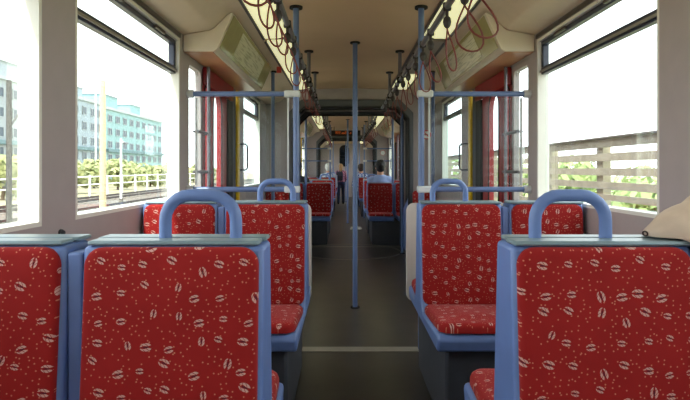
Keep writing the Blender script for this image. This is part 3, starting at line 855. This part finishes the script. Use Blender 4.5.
# buildings
win_g = mat('building window glass', (62, 76, 90), .35)
trimb = mat('building trim', (176, 182, 184), .6)
def building(x, y0, y1, h, colr, label, rows, cols, boxes=()):
    m = mat('render '+label[:14], colr, .8, noise_amt=.04, noise_scale=.4)
    r = tag(empty('apartment_building', (x, y0, GZ)), label, 'building')
    L = y1-y0
    MB().box(-14, 0, 0, L, 0, h).build('wall', m, r)
    MB().box(-14.2, .25, -.15, L+.15, h, h+.45).build('parapet', trimb, r)
    MB().box(0, .5, 0, L, 5.0, 5.5).build('canopy_band', mat('grey teal band', (108, 134, 138), .7), r)
    fh = (h-1.0)/rows; dx = L/cols
    for i in range(rows):
        for k in range(cols):
            yc, z0 = (k+.5)*dx, .9+i*fh+.3
            f = MB(); w = dx*.26; hh = fh*.54
            for (a, b_, c_, d_) in ((-w, w, 0, .09), (-w, w, hh-.09, hh), (-w, -w+.09, 0, hh), (w-.09, w, 0, hh), (-.04, .04, 0, hh)):
                f.box(.005, .10, yc+a, yc+b_, z0+c_, z0+d_)
            fo = f.build('window', trimb, r)
            MB().box(.002, .05, yc-w, yc+w, z0, z0+hh).build('pane', win_g, fo)
    for (a, b_, hh) in boxes:
        MB().box(-7, -1, a, b_, h+.45, h+.45+hh).build('roof_hut', m, r)
        MB().box(-7.2, -.8, a-.2, b_+.2, h+.45+hh, h+.6+hh).build('roof_hut_cap', trimb, r)
building(-40, 50, 74, 12.6, (164, 170, 174), 'pale grey apartment block seen through the nearest left window', 5, 7, ((11, 18, 2.0),))
building(-40, 76, 89, 12.6, (158, 170, 178), 'pale blue-grey block with rooftop hut left of the cream mast', 5, 5, ((2, 8, 1.6),))
building(-40, 90, 118, 12.2, (146, 176, 178), 'pale turquoise block with rows of windows right of the mast', 5, 9, ((1, 7, 2.2), (13, 18, 1.8)))
# masts
cream_m = mat('cream mast paint', (196, 180, 146), .6)
def mast(x, y, h, r, m, label, arm=None):
    o = tag(empty('track_mast', (x, y, GZ)), label, 'mast')
    MB().tube([(0, 0, 0), (0, 0, h)], [r, r*.8], 14).build('pole', m, o)
    MB().cyl((0, 0, 0), (0, 0, .35), r*1.8).build('foot', ballast_m, o)
    if arm:
        z, l = arm
        MB().tube([(0, 0, z), (0, l*.5, z+.25), (0, l, z+.2)], r*.35, 8).build('arm', m, o)
        MB().box(-.12, .12, l-.1, l+.35, z+.1, z+.22).build('lamp_head', steel_m, o, bevel=.03)
mast(-8.0, 17.6, 5.0, .11, cream_m, 'thick cream mast beside the tracks outside the left window')
mast(-13.25, 31.7, 3.9, .07, white_m, 'short thin pale lamp post farther along the tracks', (3.5, .5))
mast(-32, 69, 14, .10, white_m, 'slender street lamp above the rooftops outside the left window', (13.2, 1.6))
mast(-5.0, 7.85, 3.4, .045, mat('dark brown post', (52, 46, 44), .6), 'dark thin signal post outside the nearest left window', (2.7, .5))
mast(-8.75, 17.0, 1.6, .13, white_m, 'short white post beside the railway track')
# white railing beyond the tracks
rl = tag(empty('white_railing', (-19.5, 20, GZ)), 'white post railing beyond the tracks on the left', 'railing')
for z in (.9, 1.5): MB().cyl((0, 0, z), (0, 90, z), .05, 6).build('rail', white_m, rl)
for i in range(30): MB().box(-.06, .06, i*3-.06, i*3+.06, 0, 1.6).build('post', white_m, rl)
# parapet fence on the right
fence_m = mat('weathered fence board', (170, 158, 140), .75, noise_amt=.15, noise_scale=6)
fn = tag(empty('slat_fence', (2.6, -4, GZ)), 'long horizontal board fence along the track outside the right windows', 'fence')
for zc_, hh in ((1.415, .085), (1.27, .08), (1.12, .075), (.98, .075), (.86, .06), (.70, .08), (.52, .08), (.34, .08)):
    MB().box(-.015, .015, 0, 44, zc_-GZ-hh/2, zc_-GZ+hh/2).build('board', fence_m, fn)
MB().box(-.05, .04, 0, 44, 1.462-GZ, 1.478-GZ).build('top_cap', mat('fence cap', (110, 98, 92), .6), fn)
for i in range(32): MB().box(.016, .10, i*1.37, i*1.37+.14, -.05, 1.45-GZ).build('post', fence_m, fn)
# trees
def leaf_mat(name, c1, c2):
    m = bpy.data.materials.new(name); m.use_nodes = True; nt = m.node_tree; L = nt.links.new
    b = nt.nodes['Principled BSDF']; b.inputs['Roughness'].default_value = .6
    g = nt.nodes.new('ShaderNodeNewGeometry'); r = nt.nodes.new('ShaderNodeValToRGB')
    r.color_ramp.elements[0].color = srgb(*c1); r.color_ramp.elements[1].color = srgb(*c2)
    L(g.outputs['Random Per Island'], r.inputs[0]); L(r.outputs[0], b.inputs['Base Color'])
    t = nt.nodes.new('ShaderNodeBsdfTranslucent'); L(r.outputs[0], t.inputs[0]); mx = nt.nodes.new('ShaderNodeMixShader'); mx.inputs[0].default_value = .35
    L(b.outputs[0], mx.inputs[1]); L(t.outputs[0], mx.inputs[2]); L(mx.outputs[0], nt.nodes['Material Output'].inputs[0]); return m
lf = leaf_mat('bush leaves', (146, 156, 104), (200, 200, 146)); lf2 = leaf_mat('tree leaves', (128, 152, 92), (196, 206, 144))
bark = mat('bark', (104, 88, 70), .9)
def tree(x, y, gz, h, rad, label, m, group, n=1500, sz=.16):
    r = tag(empty('tree', (x, y, gz)), label, 'tree', group)
    t = MB(); t.tube([(0, 0, 0), (.05, .03, h*.35), (-.05, 0, h*.75)], [.10+h*.01, .08, .04], 8)
    for k in range(5):
        a = k*1.3; t.tube([(0, 0, h*(.25+.08*k)), (math.cos(a)*rad*.6, math.sin(a)*rad*.6, h*(.45+.1*k))], [.05, .02], 6)
    t.build('trunk', bark, r)
    l = MB(); blobs = [(Vector((random.uniform(-.5, .5)*rad, random.uniform(-.5, .5)*rad, h*random.uniform(.3, .8))), rad*random.uniform(.35, .6)) for _ in range(9)]
    for i in range(n):
        c, br = random.choice(blobs); d = Vector((random.gauss(0, 1), random.gauss(0, 1), random.gauss(0, 1))).normalized()
        p = c+d*br*random.uniform(.6, 1); p.z = min(max(p.z, h*.08), h)
        u = Vector((random.gauss(0, 1), random.gauss(0, 1), random.gauss(0, 1))).normalized(); v = u.cross(d).normalized() if u.cross(d).length > .1 else Vector((1, 0, 0))
        u = v.cross(d); q = sz*random.uniform(.6, 1.3)
        l.b.faces.new([l.b.verts.new(p+u*q*.5), l.b.verts.new(p+v*q*.9), l.b.verts.new(p-u*q*.5), l.b.verts.new(p-v*q*.9)])
    l.build('foliage', m, r, smooth=False)
gL, gR = 'bushes below the apartment blocks', 'trees behind the board fence'
for i in range(13):
    tree(-23-(i%2)*4.6, 36+i*4.6, GZ, random.uniform(2.2, 3.6), random.uniform(1.9, 2.5), 'yellow-green bush below the apartment blocks outside the left window', lf, gL, 900, .34)
for i in range(12):
    tree(10+(i%2)*4.4, 10+i*3.4, -3.0, random.choice((4.2, 5.0, 5.4, 6.1)), random.uniform(1.7, 2.4), 'sunlit green tree behind the board fence outside the right windows', lf2, gR, 1100, .26)
